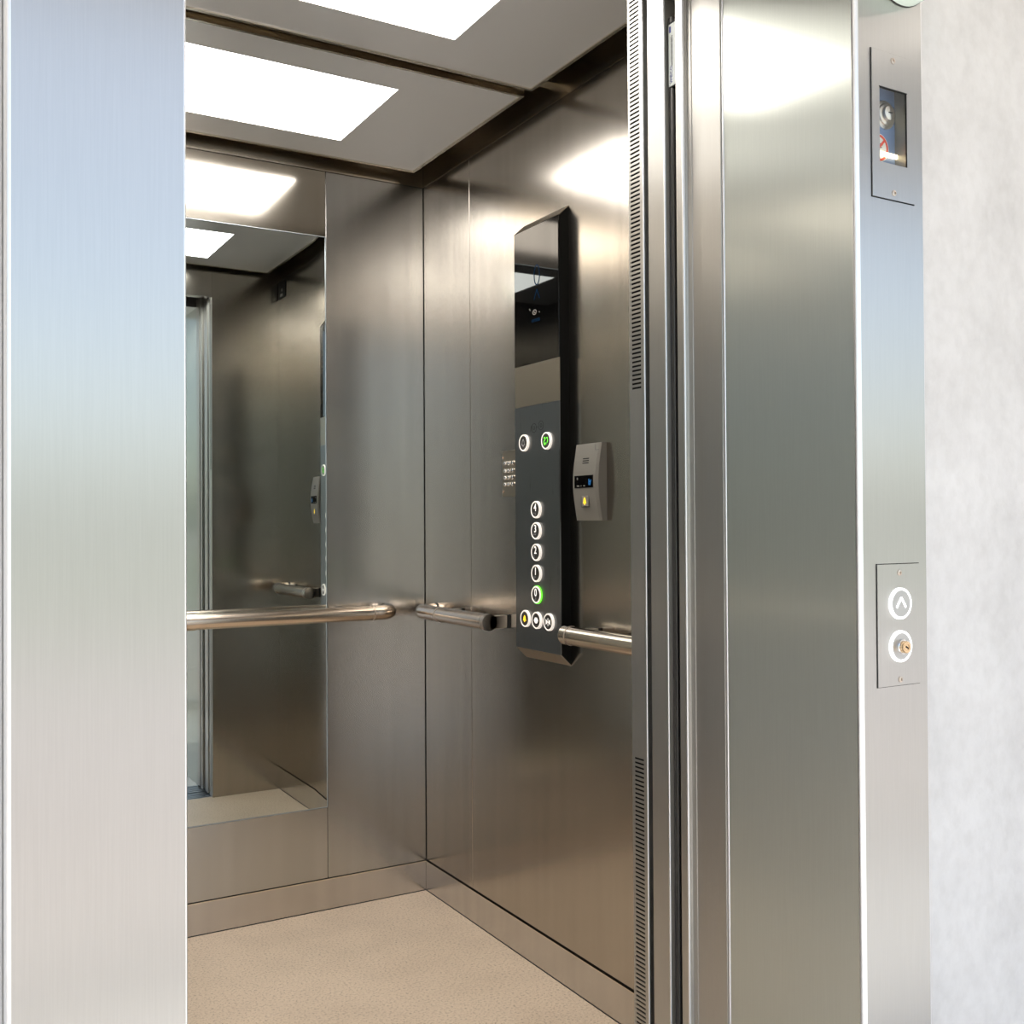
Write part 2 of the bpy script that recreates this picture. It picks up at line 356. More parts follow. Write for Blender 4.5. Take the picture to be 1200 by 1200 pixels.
# ceiling: two glossy panels, steel lips, two lit fields
c = struct(box('ceiling', (XL-.03, 1.40, 2.235), (XW+.03, YB+.035, 2.26), mat('ceiling_back', (.3, .27, .22), .4, .8)), 'grey glossy panel ceiling of the lift car', 'ceiling')
CX0, CX1 = XL+.0625, XW-.0625
LX0, LX1 = XL+XW-1.0263, 1.0263
PANELS = ((1.498, 2.121, 1.607, 1.989), (2.172, 2.789, 2.284, 2.666))
for y0, y1, l0, l1 in PANELS:
    pz = ZC+.014
    boxes('panel', [((CX0, y0, ZC), (CX1, l0, pz)), ((CX0, l1, ZC), (CX1, y1, pz)), ((CX0, l0, ZC), (LX0, l1, pz)), ((LX1, l0, ZC), (CX1, l1, pz))], CEILP, c)
    e = .008
    boxes('lip', [((CX0-e, y0-e, ZC-.003), (CX1+e, y0, pz+.012)), ((CX0-e, y1, ZC-.003), (CX1+e, y1+e, pz+.012)),
                  ((CX0-e, y0, ZC-.003), (CX0, y1, pz+.012)), ((CX1, y0, ZC-.003), (CX1+e, y1, pz+.012))], TRIM, c)
    box('hanger', (CX0+.1, y0+.05, pz), (CX1-.1, y1-.05, 2.236), FRIEZE, c)
box('crossbar', (XL, 2.128, 2.168), (XW, 2.165, 2.2355), FRIEZE, c)
for (y0, y1, l0, l1), lab in zip(PANELS, ('rectangular lit ceiling field nearer the doorway', 'rectangular lit ceiling field nearer the mirror wall')):
    t = thing('ceiling_light', ((LX0+LX1)/2, (l0+l1)/2, ZC), lab, 'ceiling light', 'lit fields in the car ceiling')
    box('diffuser', (LX0+.001, l0+.001, ZC+.0005), (LX1-.001, l1-.001, ZC+.008), LAMP, t)
    boxes('frame', [((LX0, l0, ZC+.0002), (LX1, l0+.001, ZC+.012)), ((LX0, l1-.001, ZC+.0002), (LX1, l1, ZC+.012)),
                    ((LX0, l0, ZC+.0002), (LX0+.001, l1, ZC+.012)), ((LX1-.001, l0, ZC+.0002), (LX1, l1, ZC+.012))], TRIM, t)

# car front: returns, transom, perforated posts
w = sroot('wall_front', (XO, YF, 0), 'steel front of the lift car around its doorway', 'wall')
yb = at(757, 630, 0, XO).y                                      # front edge of the perforated post
for s in (1, -1):
    xo = XO if s > 0 else XOL; xe = XW if s > 0 else XL
    box('return_panel', (xo+s*.0015, YF-.004, 0), (xe+s*.03, YF, 2.235), CAR, w)
    # perforated post: sheet with real slots over a dark core
    y0, y1 = yb+.0025, YF; sl0, sl1 = 1.4152, 1.4418; p = .00747; hh = .0018
    zs = [.045+p*i for i in range(int((.703-.045)/p))] + [1.3265+p*i for i in range(int((ZH-.02-1.3265)/p))]
    bm = bmesh.new(); xa, xb = xo, xo+s*.0015
    add_box(bm, (xa, y0, 0), (xb, sl0, ZH)); add_box(bm, (xa, sl1, 0), (xb, y1, ZH))
    z = 0
    for q in zs:
        add_box(bm, (xa, sl0, z), (xb, sl1, q-hh)); z = q+hh
    add_box(bm, (xa, sl0, z), (xb, sl1, ZH))
    link('slotted_post', bm, EDGE, w)
    box('post_core', (xo+s*.004, y0+.003, 0), (xo+s*.03, YF-.0045, ZH), DARK, w)
    prism('post_edge', fillet([(xo+s*.0, yb, .0015), (xo+s*.03, yb, 0), (xo+s*.03, yb+.0025, 0), (xo, yb+.0025, 0)], 4), 0, ZH, JAMB, w)
box('transom', (XOL-.002, yb, ZH), (XO+.002, YF, 2.235), CAR, w)

# car doors and landing doors, pushed open into the right-hand pocket
def leaf(name, pts, m, parent, z0=.006, z1=ZH+.03):
    return prism(name, pts, z0, z1, m, parent)
Y = lambda px, x=XO: at(px, 630, 0, x).y
d = sroot('door_2', (XO, 1.36, 0), 'open lift car door, its leading edge beside the slotted post', 'door')
ya, yc, ye = Y(789), Y(782, 1.079), Y(762.5, 1.079)
leaf('leaf', fillet([(1.079, yc, .0025), (1.53, yc, 0), (1.53, ye, 0), (1.079, ye, .001)], 5), EDGE, d)
lc = thing('light_curtain', (1.09, ya, .1), 'dark vertical light curtain bar in the gap between the doors', 'safety sensor')
prism('bar', fillet([(1.087, ya-.0005, .003), (1.087, yc-.0006, .003), (1.10, yc-.0006, 0), (1.10, ya-.0005, 0)], 5), .02, 1.925, mat('curtain_bar', (.10, .095, .09), .28, .8), lc)
sx = 1.0858
sa, sb = at(783.5, 30, 0, sx), at(791.5, 98, 0, sx)
FR = frame_x(sx, 0, 0)
y1_, y0_ = sa.y, sa.y-.021; z1_, z0_ = sa.z, sb.z
box('head_block', (sx+.0006, y0_, z0_-.002), (1.11, y1_, z1_+.004), BLACK, lc)
s = box('sticker', (sx-.0006, y0_, z0_), (sx+.001, y1_, z1_), PAPER, lc); s['label'] = 'white sticker with a blue square and blue lettering'
rot = lambda y, z: frame_x(sx-.0007, y, z) @ Matrix.Rotation(math.pi/2, 4, 'Z')
text('lettering', 'weco', .0135, INK_BLUE, s, rot(y1_-.0055, z0_+.018), .0001)
box('blue_square', (sx-.0009, y1_-.0065, z1_-.014), (sx-.0006, y1_-.0022, z1_-.004), INK_BLUE, s)
bm = bmesh.new()
for i in range(16): add_box(bm, (sx-.0009, y1_-.0105, z1_-.02-.0032*i), (sx-.0006, y1_-.0075, z1_-.0215-.0032*i-.0006*(i % 3)))
for i in range(14): add_box(bm, (sx-.0009, y1_-.0068, z1_-.022-.003*i), (sx-.0006, y1_-.0058, z1_-.0235-.003*i))
link('small_print', bm, INK_K, s)
d = sroot('door_1', (XO, 1.26, 0), 'open landing door leaves stacked behind the right jamb', 'door')
a0, a1 = YR+.001, Y(824.5, 1.079)
leaf('leaf', fillet([(1.079, a0, .001), (1.53, a0, 0), (1.53, a1, 0), (1.079, a1, .001)], 3), EDGE, d)
b0, b1, b2 = a1+.002, Y(807, 1.0805), Y(795.5, 1.0755)
leaf('leaf', fillet([(1.0835, b0, .003), (1.53, b0, 0), (1.53, b2, 0), (1.0755, b2, .001), (1.0755, b1, .003), (1.0822, b1-.002, .001), (1.0822, b1-.012, .001), (1.0835, b1-.0125, .0)], 5), EDGE, d)

# ================================================================== LANDING FRAME (brushed steel portal)
r = prism('trim_2', fillet([(XO, YJ, .0065), (1.2146, YJ, .002), (1.2146, WY+.03, 0), (XO+.03, WY+.03, 0), (XO+.03, YR, 0), (XO, YR, .0012)], 8), 0, ZH+.14, JAMB)
struct(r, 'right jamb of the landing door frame, with call buttons and deep reveal', 'door frame')
r.data.materials.append(REVEAL)
lf = prism('trim_1', fillet([(.0726, YJ, .005), (XOL, YJ, .002), (XOL, YR, .0012), (XOL-.03, YR, 0), (XOL-.03, WY+.03, 0), (.0726, WY+.03, 0)], 8), 0, ZH+.14, JAMB)
struct(lf, 'left jamb of the landing door frame, pale brushed steel', 'door frame')
struct(box('trim_3', (XOL+.0002, YJ, ZH), (XO-.0002, YR, ZH+.14), JAMB, None, .001), 'head of the landing door frame', 'door frame')

# rounded beads, pale for a daylight glint, along the stacked door leaves and posts
def bead(x, y, rad, parent, z0=.006, z1=ZH):
    return prism('edge_bead', [(x+rad*math.cos(2*math.pi*i/20), y+rad*math.sin(2*math.pi*i/20)) for i in range(20)], z0, z1, BRIGHT, parent)
bead(XO+.0006, YR-.0012, .0020, r, 0, ZH+.001)
bead(1.0795+.0010, yc+.0010, .0021, bpy.data.objects['door_2'])
bead(1.0755+.0012, b1+.0012, .0024, bpy.data.objects['door_1'])
bead(XO+.0010, yb+.0010, .0019, bpy.data.objects['wall_front'], 0, ZH)

# ================================================================== HANDRAILS
RZ, RR, RX, RY = .843, .0212, 1.302, 2.792
def arc(c, r, a0, a1, f, n_=10):
    return [f(c[0]+r*math.cos(a0+(a1-a0)*i/n_), c[1]+r*math.sin(a0+(a1-a0)*i/n_)) for i in range(n_+1)]
H = lambda x, y: (x, y, RZ)
def bracket_x(y, t):    # arm from the right wall to a rail along Y
    b_ = box('bracket', (RX, y, RZ-.0165), (XW-.0055, y+.022, RZ+.0165), TUBE_D, t, .0015)
    box('gasket', (XW-.0052, y-.0006, RZ-.0172), (XW+.0002, y+.0226, RZ+.0172), RUBBER, b_)
def bracket_y(x, t):
    b_ = box('bracket', (x, RY, RZ-.0165), (x+.022, YB-.0055, RZ+.0165), TUBE_D, t, .0015)
    box('gasket', (x-.0006, YB-.0052, RZ-.0172), (x+.0226, YB+.0002, RZ+.0172), RUBBER, b_)
def collar(y0, y1, t): tube('collar', [H(RX, y0), H(RX, y1)], RR+.0009, TUBE_D, t)
def elbow_gasket_x(y, t): tube('gasket', [H(XW-.004, y), H(XW+.0002, y)], RR+.0004, RUBBER, t)
# rail in front of the mirror
t = thing('handrail', (.65, RY, RZ), 'steel handrail running across the mirror', 'handrail', 'handrails of the car')
er = .045; xc = 1.2325
tube('tube', [H(XL+XW-1.166, RY), H(1.166, RY)], RR, TUBE, t, caps=False)
for s, X0 in ((1, 1.166), (-1, XL+XW-1.166)):
    xe = xc if s > 0 else XL+XW-xc
    cc = (xe-s*er, RY+er)
    pts = [H(X0, RY)] + arc(cc, er, -math.pi/2, 0 if s > 0 else -math.pi, H) + [H(xe, YB-.004)]
    tube('elbow', pts, RR+.0003, TUBE, t)
    tube('collar', [H(X0-s*.0012, RY), H(X0+s*.0012, RY)], RR+.0007, TUBE_D, t)
    tube('gasket', [H(xe, YB-.004), H(xe, YB+.0002)], RR+.0005, RUBBER, t)
bracket_y(1.075, t); bracket_y(XL+XW-1.097, t)
tube('sleeve', [H(.56, RY), H(.664, RY)], RR+.0014, TUBE, t)
# short rail between the corner and the control panel
t = thing('handrail', (RX, 2.5, RZ), 'short steel handrail between the car corner and the control panel', 'handrail', 'handrails of the car')
ye = 2.779
tube('tube', [H(RX, 2.362), H(RX, 2.63)], RR, TUBE, t, caps=False)
tube('elbow', [H(RX, 2.63)] + arc((RX+er, ye-er), er, math.pi, math.pi/2, H) + [H(XW-.004, ye)], RR+.0003, TUBE, t)
tube('collar', [H(RX, 2.6288), H(RX, 2.6312)], RR+.0008, TUBE_D, t)
elbow_gasket_x(ye, t)
cp = tube('end_cap', [H(RX, 2.345), H(RX, 2.347), H(RX, 2.362)], RR+.0006, TUBE_D, t)
bracket_x(2.345, t); bracket_x(2.602, t)
# rail beyond the control panel, towards the doorway
t = thing('handrail', (RX, 1.76, RZ), 'steel handrail right of the control panel, running behind the slotted post', 'handrail', 'handrails of the car')
ye = 1.566
tube('tube', [H(RX, 1.63), H(RX, 1.968)], RR, TUBE, t, caps=False)
tube('elbow', [H(RX, 1.63)] + arc((RX+er, ye+er), er, math.pi, 1.5*math.pi, H) + [H(XW-.004, ye)], RR+.0003, TUBE, t)
tube('collar', [H(RX, 1.6288), H(RX, 1.6312)], RR+.0008, TUBE_D, t)
elbow_gasket_x(ye, t)
tube('end_cap', [H(RX, 1.968), H(RX, 1.988), H(RX, 1.99)], RR+.0008, TUBE, t)
tube('collar', [H(RX, 1.9655), H(RX, 1.968)], RR+.0010, TUBE_D, t)
bracket_x(1.935, t); bracket_x(1.64, t)

# rail on the opposite wall: it shows as the pale band across the right-hand reveal
t = thing('handrail', (XL+.058, 2.15, RZ), 'handrail on the opposite wall, seen only as a band in the reveal', 'handrail', 'handrails of the car')
LXR = XL+.058
tube('tube', [H(LXR, 1.63), H(LXR, 2.70)], RR, TUBE, t, caps=False)
for s, y in ((1, 2.766), (-1, 1.566)):
    q = 2.70 if s > 0 else 1.63
    tube('elbow', [H(LXR, q)] + arc((LXR-er, y-s*er), er, 0, s*math.pi/2, H) + [H(XL+.004, y)], RR+.0003, TUBE, t)
    tube('collar', [H(LXR, q-.0012), H(LXR, q+.0012)], RR+.0008, TUBE_D, t)
    tube('gasket', [H(XL+.004, y), H(XL-.0002, y)], RR+.0004, RUBBER, t)
for y in (1.75, 2.15, 2.55):
    b_ = box('bracket', (XL+.0055, y, RZ-.0165), (LXR, y+.022, RZ+.0165), TUBE_D, t, .0015)
    box('gasket', (XL-.0002, y-.0006, RZ-.0172), (XL+.0052, y+.0226, RZ+.0172), RUBBER, b_)

# ================================================================== CONTROL PANEL
PD = .03; PX = XW-PD; Y0, Y1 = 2.0555, 2.259; Z0, Z1 = .788, 1.8225
t = thing('control_panel', (XW, (Y0+Y1)/2, .76), 'tall lift control panel with black glass top and column of round floor buttons', 'control panel')
bm = bmesh.new()    # dark core with slanted ends
pr = [(XW-.0002, .7625), (PX+.0035, Z0+.003), (PX+.0035, Z1-.003), (XW-.0002, 1.8475)]
lo = [bm.verts.new((x, Y0+.0012, z)) for x, z in pr]; hi = [bm.verts.new((x, Y1-.001, z)) for x, z in pr]
bm.faces.new(lo); bm.faces.new(hi[::-1])
for i in range(4): bm.faces.new((lo[i], lo[(i+1) % 4], hi[(i+1) % 4], hi[i]))
link('body', bm, BLACK, t)
def slant(name, za, zb, m):
    bm = bmesh.new(); k = .0025 if zb > za else -.0025
    q = [(PX, za), (XW-.001, zb), (XW-.001, zb-k), (PX+.002, za-k*.3)]
    lo = [bm.verts.new((x, Y0, z)) for x, z in q]; hi = [bm.verts.new((x, Y1, z)) for x, z in q]
    bm.faces.new(lo); bm.faces.new(hi[::-1])
    for i in range(4): bm.faces.new((lo[i], lo[(i+1) % 4], hi[(i+1) % 4], hi[i]))
    return link(name, bm, m, t)
slant('top_wedge', Z1, 1.8485, WEDGE); slant('bottom_wedge', Z0, .7605, WEDGE)
scr = box('display_glass', (PX, Y0, 1.4875), (PX+.0034, Y1, Z1-.0006), GLASSB, t, .0004, 1); scr['label'] = 'black glass display'
box('name_plate', (PX+.0002, Y0, 1.3855), (PX+.0034, Y1, 1.4868), PLATE_A, t)
bp = box('button_plate', (PX, Y0, Z0+.0006), (PX+.0034, Y1, 1.3848), PLATE_B, t)
# display marks
fr = frame_x(PX-.0002, 0, 0)
def stroke(name, segs, wd, m, parent, frm, depth=.0003):
    bm = bmesh.new()
    for (x0, y0), (x1, y1) in segs:
        dv = Vector((x1-x0, y1-y0)); 
        if dv.length < 1e-7: continue
        nv = Vector((-dv.y, dv.x)).normalized()*wd/2
        q = [(x0+nv.x, y0+nv.y), (x1+nv.x, y1+nv.y), (x1-nv.x, y1-nv.y), (x0-nv.x, y0-nv.y)]
        lo = [bm.verts.new((x, y, 0)) for x, y in q]; hi = [bm.verts.new((x, y, depth)) for x, y in q]
        bm.faces.new(lo[::-1]); bm.faces.new(hi)
        for i in range(4): bm.faces.new((lo[i], lo[(i+1) % 4], hi[(i+1) % 4], hi[i]))
    bmesh.ops.transform(bm, matrix=frm, verts=bm.verts); return link(name, bm, m, parent)
def poly(name, pts, m, parent, frm, depth=.0003): return prism(name, pts, 0, depth, m, parent, frm)
def loop(pts): return [(pts[i], pts[(i+1) % len(pts)]) for i in range(len(pts))]
ell = lambda a, b_, k=20, cx=0, cy=0: [(cx+a*math.cos(2*math.pi*i/k), cy+b_*math.sin(2*math.pi*i/k)) for i in range(k)]
stroke('digit', loop(ell(.0125, .024)), .0022, INK_B, scr, frame_x(PX-.0003, 2.151, 1.700))
stroke('arrow', [((-.013, -.012), (0, .012)), ((0, .012), (.013, -.012))], .0022, INK_B, scr, frame_x(PX-.0003, 2.151, 1.653))
e = frame_x(PX-.0003, 2.162, 1.611)
stroke('emblem', loop(ell(.0085, .0055, 14)) + [((-.024, .012), (-.020, .007)), ((.02, -.002), (.024, -.004)), ((-.004, .001), (.005, -.002))], .002, INK_D, scr, e)
text('lettering', 'orona', .016, INK_B, scr, frame_x(PX-.0003, 2.157, 1.592), .0001)
# buttons
def ring_mesh(ro, ri, h):
    return lathe_mesh([(ri, 0), (ri, h), (ri+.0006, h+.0004), (ro-.0008, h+.0004), (ro, h-.0006), (ro, 0)], 36)
def cap_mesh(r, h): return lathe_mesh([(r, 0), (r, h-.0004), (r-.0004, h), (0, h)], 36)
def shared(bm, m, name, frm):
    bmesh.ops.transform(bm, matrix=frm.to_3x3().to_4x4(), verts=bm.verts); bmesh.ops.recalc_face_normals(bm, faces=bm.faces)
    me = bpy.data.meshes.new(name); bm.to_mesh(me); bm.free(); me.materials.append(m)
    me.polygons.foreach_set('use_smooth', [True]*len(me.polygons)); me.set_sharp_from_angle(angle=math.radians(40)); return me
fx = frame_x(0, 0, 0)
RINGM = shared(ring_mesh(.0208, .0172, .006), RING, 'ring', fx)
CAPM = shared(cap_mesh(.0174, .0056), CAP, 'button', fx)
BELL = [(-.0075, -.005), (-.0055, -.002), (-.0045, .003), (-.0025, .0065), (0, .0085), (.0025, .0065), (.0045, .003), (.0055, -.002), (.0075, -.005), (.0015, -.005), (.0015, -.0085), (-.0015, -.0085), (-.0015, -.005)]
def button(y, z, lab):
    o = put('button', CAPM, t, (PX, y, z)); o['label'] = lab
    put('ring', RINGM, o, (PX, y, z)); return o, frame_x(PX-.0058, y, z)
floors = [('4', 1.130), ('3', 1.0785), ('2', 1.0265), ('1', .9755), ('0', .9240)]
BR = {'4': [(-1, 0), (1, 0), (1, -1)], '3': [(-1, 0), (1, 0)], '2': [(-1, 0), (-1, -1)], '1': [(-1, 0), (-1, -1), (1, 0)], '0': [(1, 0), (-1, -1), (1, -1)]}
for s, z in floors:
    o, f_ = button(2.1555, z, 'round floor button reading '+s)
    text('digit', s, .026, INK_W, o, shift(f_, -.001, .0045), .0002, .85, .0003)
    stroke('braille', [((-.003+.003*a-.001, -.0085+.004*c_), (-.003+.003*a+.001, -.0085+.004*c_)) for a, c_ in BR[s]], .0024, mat('pale_mark'), o, f_)
    if s == '0':
        lathe('glow_band', [(.0204, .0005), (.0224, .0005), (.0224, .0040), (.0204, .0040)], RING_G, o, frame_x(PX, 2.1555, z), 36)
o, f_ = button(2.2105, 1.2955, 'round button with an outlined bell'); stroke('bell', loop([(x*.95, y*1.05) for x, y in BELL]), .0014, mat('pale_mark', (.55, .52, .48), .5), o, f_)
o, f_ = button(2.1060, 1.2935, 'round button with a green lit sign')
stroke('sign', [((-.009, .006), (-.004, .009)), ((-.004, .009), (-.002, .004)), ((-.002, .004), (-.008, -.001)), ((-.008, -.001), (-.007, -.008)), ((-.007, -.008), (-.003, -.005)), ((-.003, -.005), (-.004, -.011)),
                ((.002, .006), (.007, .008)), ((.007, .008), (.009, .001)), ((.009, .001), (.006, -.005)), ((.001, -.004), (.002, -.009))], .0022, INK_G, o, f_)
o, f_ = button(2.2085, .8625, 'round alarm button with a yellow bell'); poly('bell', BELL, INK_Y, o, f_)
o, f_ = button(2.1550, .8620, 'round door-open button')
poly('mark', [(-.0095, 0), (-.004, .007), (-.001, .007), (.001, .007), (.004, .007), (.0095, 0), (.004, -.007), (-.004, -.007)], INK_W, o, f_)
o, f_ = button(2.1010, .8620, 'round door-close button')
poly('mark', [(-.0095, .007), (-.002, .0005), (-.002, -.0005), (-.0095, -.007)], INK_W, o, f_); poly('mark', [(.0095, .007), (.0095, -.007), (.002, -.0005), (.002, .0005)], INK_W, o, f_)
box('mark', (PX-.0061, 2.1010-.0009, .862-.0095), (PX-.0058, 2.1010+.0009, .862+.0095), INK_W, o)
f_ = frame_x(PX-.0001, 2.156, 1.332)
stroke('engraving', loop(ell(.011, .011, 20, -.012, -.003)) + loop(ell(.004, .004, 10, -.012, -.003)) + [((0, -.002), (.006, -.001))] + loop(ell(.011, .011, 20, .02, .001)) + loop(ell(.004, .004, 10, .02, .001)) + [((-.028, -.01), (-.024, .004))], .0012, INK_K, bp, f_)

# small keypad plate half hidden behind the control panel
t = thing('keypad', (XW, 2.33, 1.165), 'small steel keypad plate tucked beside the control panel', 'keypad')
box('plate', (XW-.0022, 2.275, 1.1665), (XW+.0002, 2.3745, 1.2855), PLATE_A, t, .0006, 1)
KEY = shared(lathe_mesh([(.0058, 0), (.0058, .004), (.0046, .0058), (0, .0062)], 16), CHROME, 'key', fx)
SCREW = shared(lathe_mesh([(.0036, 0), (.0034, .0012), (.0016, .0016), (.0015, .0006), (0, .0006)], 14), mat('screw_copper', (.75, .6, .5), .25, 1.), 'screw', fx)
for z in (1.253, 1.2335, 1.216, 1.198):
    for y in (2.354, 2.336, 2.316): put('key', KEY, t, (XW-.002, y, z))
for z in (1.2685, 1.1805): put('screw', SCREW, t, (XW-.0022, 2.369, z))

# emergency intercom right of the control panel
t = thing('intercom', (XW, 1.955, 1.10), 'grey wall intercom with small dark screen and yellow bell key', 'intercom')
ia, ib, iz0, iz1 = 1.907, 2.008, 1.1025, 1.277
bm = bmesh.new(); N = 14; rows = []     # housing whose front bows outwards
for i in range(N+1):
    u = i/N; z = iz0+(iz1-iz0)*u; dep = .016+.012*math.sin(math.pi*u)
    rows.append([bm.verts.new(v) for v in ((XW-.0002, ia, z), (XW-dep*.82, ia, z), (XW-dep, ia+.006, z), (XW-dep, ib-.006, z), (XW-dep*.82, ib, z), (XW-.0002, ib, z))])
for A, B in zip(rows, rows[1:]):
    for k in range(5): bm.faces.new((A[k], A[k+1], B[k+1], B[k]))
    bm.faces.new((A[5], A[0], B[0], B[5]))
bm.faces.new(rows[0]); bm.faces.new(rows[-1][::-1])
link('housing', bm, GREYP, t)
def ix(z): return XW-(.016+.012*math.sin(math.pi*(z-iz0)/(iz1-iz0)))
for k in range(3):
    z = 1.2415-.005*k; box('speaker_slot', (ix(z)-.0004, 1.943, z), (ix(z)+.002, 1.967, z+.0022), DARK, t)
sc_ = box('screen', (ix(1.19)-.0008, 1.921, 1.1765), (ix(1.19)+.003, 1.9945, 1.2045), GLASSB, t)
f_ = frame_x(ix(1.19)-.0010, 1.958, 1.19)
stroke('readout', [((.022, -.008), (.022, .006)), ((.026, -.008), (.03, .004)), ((.022, 0), (.03, 0))], .003, INK_B2, sc_, f_, .0002)
stroke('mark', [((-.026, .006), (-.022, .006)), ((-.026, .009), (-.022, .009)), ((-.026, -.009), (-.016, -.009)), ((-.01, -.009), (-.008, -.009)), ((0, -.009), (.006, -.009))], .002, INK_D, sc_, f_, .0002)
kb = box('bell_key', (ix(1.146)-.0022, 1.943, 1.1345), (ix(1.146)+.002, 1.9695, 1.1585), GREYP2, t, .0012)
stroke('key_outline', loop([(-.0148, -.0135), (.0148, -.0135), (.0148, .0135), (-.0148, .0135)]), .0012, INK_K, t, frame_x(ix(1.146)-.0012, 1.9563, 1.1465))
poly('bell', [(x*.85, y*1.0) for x, y in BELL], INK_Y, kb, frame_x(ix(1.146)-.0024, 1.9563, 1.1462))
stroke('cover_joint', [((.035, .0115), (.049, .0115)), ((.035, .0115), (.035, .024))], .0007, INK_K, t, frame_x(ix(1.262)-.0006, 1.958, 1.249))

# rating plate high on the wall by the doorway, seen in the mirror
t = thing('rating_plate', (XW, 1.49, 2.03), 'small dark notice plate high by the doorway, seen only in the mirror', 'sign')
box('plate', (XW-.003, 1.455, 2.036), (XW+.0002, 1.545, 2.108), BLACK, t, .0008, 1)
stroke('print', [((-.012, -.026), (.02, -.026)), ((-.012, -.020), (.02, -.020)), ((-.008, -.006), (.004, -.006)), ((-.008, 0), (.004, 0))], .004, INK_D, t, frame_x(XW-.0031, 1.50, 2.072))

# ================================================================== LANDING FITTINGS ON THE RIGHT JAMB
fy = frame_y(0, 0, 0)
JSCREW = shared(lathe_mesh([(.0042, 0), (.0040, .0010), (.0018, .0014), (.0016, .0004), (0, .0004)], 16), mat('screw_steel', (.6, .52, .45), .3, 1.), 'screw', fy)
# key box with window: a niche cut into the jamb
kx0, kx1, kz0, kz1 = 1.1112, 1.194, 1.5285, 1.7257; wx0, wx1, wz0, wz1 = 1.1256, 1.1795, 1.5765, 1.678
cut(r, (1.113, YJ-.01, 1.562), (1.1865, YJ+.024, 1.692))
r.data.materials.append(BRIGHT); lf.data.materials.append(BRIGHT)
for jm in (r, lf):  # rounded jamb corners take the painted daylight glint
    for p_ in jm.data.polygons:
        if min(abs(p_.normal.x), abs(p_.normal.y)) > .08 and p_.center.y < YJ+.01: p_.material_index = len(jm.data.materials)-1
for p_ in r.data.polygons:            # the reveal side has its own, coarser grain
    if p_.normal.x < -.9 and p_.center.x < XO+.002 and p_.area > .05: p_.material_index = 1
t = thing('key_switch_box', ((kx0+kx1)/2, YJ, kz0), 'steel plate with small window over a key switch, on the right jamb', 'switch box')
boxes('shadow_gap', [((kx0-.001, YJ-.0006, kz0-.001), (kx1+.001, YJ+.0002, wz0)), ((kx0-.001, YJ-.0006, wz1), (kx1+.001, YJ+.0002, kz1+.001)), ((kx0-.001, YJ-.0006, wz0), (wx0, YJ+.0002, wz1)), ((wx1, YJ-.0006, wz0), (kx1+.001, YJ+.0002, wz1))], DARK, t)
boxes('plate', [((kx0, YJ-.002, kz0), (kx1, YJ-.0004, wz0)), ((kx0, YJ-.002, wz1), (kx1, YJ-.0004, kz1)), ((kx0, YJ-.002, wz0), (wx0, YJ-.0004, wz1)), ((wx1, YJ-.002, wz0), (kx1, YJ-.0004, wz1))], JAMB, t)
boxes('window_rim', [((wx0-.001, YJ-.0022, wz1-.0012), (wx1+.001, YJ-.0003, wz1)), ((wx1-.001, YJ-.0022, wz0), (wx1, YJ-.0003, wz1))], DARK, t)
box('glass', (wx0+.0001, YJ-.0006, wz0+.0001), (wx1-.0012, YJ-.0003, wz1-.0013), PANE, t)
boxes('niche', [((1.1135, YJ+.0005, 1.5625), (1.116, YJ+.0235, 1.6915)), ((1.1835, YJ+.0005, 1.5625), (1.186, YJ+.0235, 1.6915)), ((1.116, YJ+.0005, 1.5625), (1.1835, YJ+.0235, 1.565)), ((1.116, YJ+.0005, 1.689), (1.1835, YJ+.0235, 1.6915))], NICHE, t)
box('back_panel', (1.116, YJ+.0215, 1.565), (1.1835, YJ+.0235, 1.689), BLUEP, t)
yn = YJ+.0215
for z in (1.7165, 1.5377): put('screw', JSCREW, t, (1.1525, YJ-.002, z))
kc = at(1036.5, 135, 1, yn)
k = lathe('key_switch', [(.0195, 0), (.0195, .0012), (.0170, .0016), (.0150, .0016), (.0145, .004), (.0135, .0045), (.0105, .0045), (.0100, .0095), (.0092, .010), (0, .010)], mat('satin_nickel', (.80, .76, .70), .32, 1.), t, frame_y(kc.x, yn, kc.z), 32)
boxes('keyhole', [((kc.x-.0036, yn-.0104, kc.z-.0008), (kc.x+.0036, yn-.0098, kc.z+.0008))], DARK, k)
pc = at(1029.5, 173, 1, yn)
sg = lathe('prohibition_label', [(.0195, 0), (.0195, .0006), (0, .0006)], PAPER, t, frame_y(pc.x, yn, pc.z), 36); sg['label'] = 'white disc with red ring and slash'
lathe('red_ring', [(.0150, .0006), (.0150, .0010), (.0182, .0010), (.0182, .0006)], INK_RED, sg, frame_y(pc.x, yn, pc.z), 36)
stroke('red_slash', [((-.0115, -.0115), (.0115, .0115))], .0034, INK_RED, sg, frame_y(pc.x, yn-.0006, pc.z), .0005)
stroke('pictogram', [((-.006, .007), (.008, .005)), ((0, .011), (0, -.002)), ((0, 0), (.006, .001))], .0012, INK_K, sg, frame_y(pc.x, yn-.0006, pc.z), .0002)
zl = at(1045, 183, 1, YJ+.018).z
box('glow_line', (1.1162, YJ+.0165, zl-.0028), (1.1833, YJ+.0195, zl+.0028), GLOW_LINE, t)  # glowing bar standing in for a warm reflection in the window glass
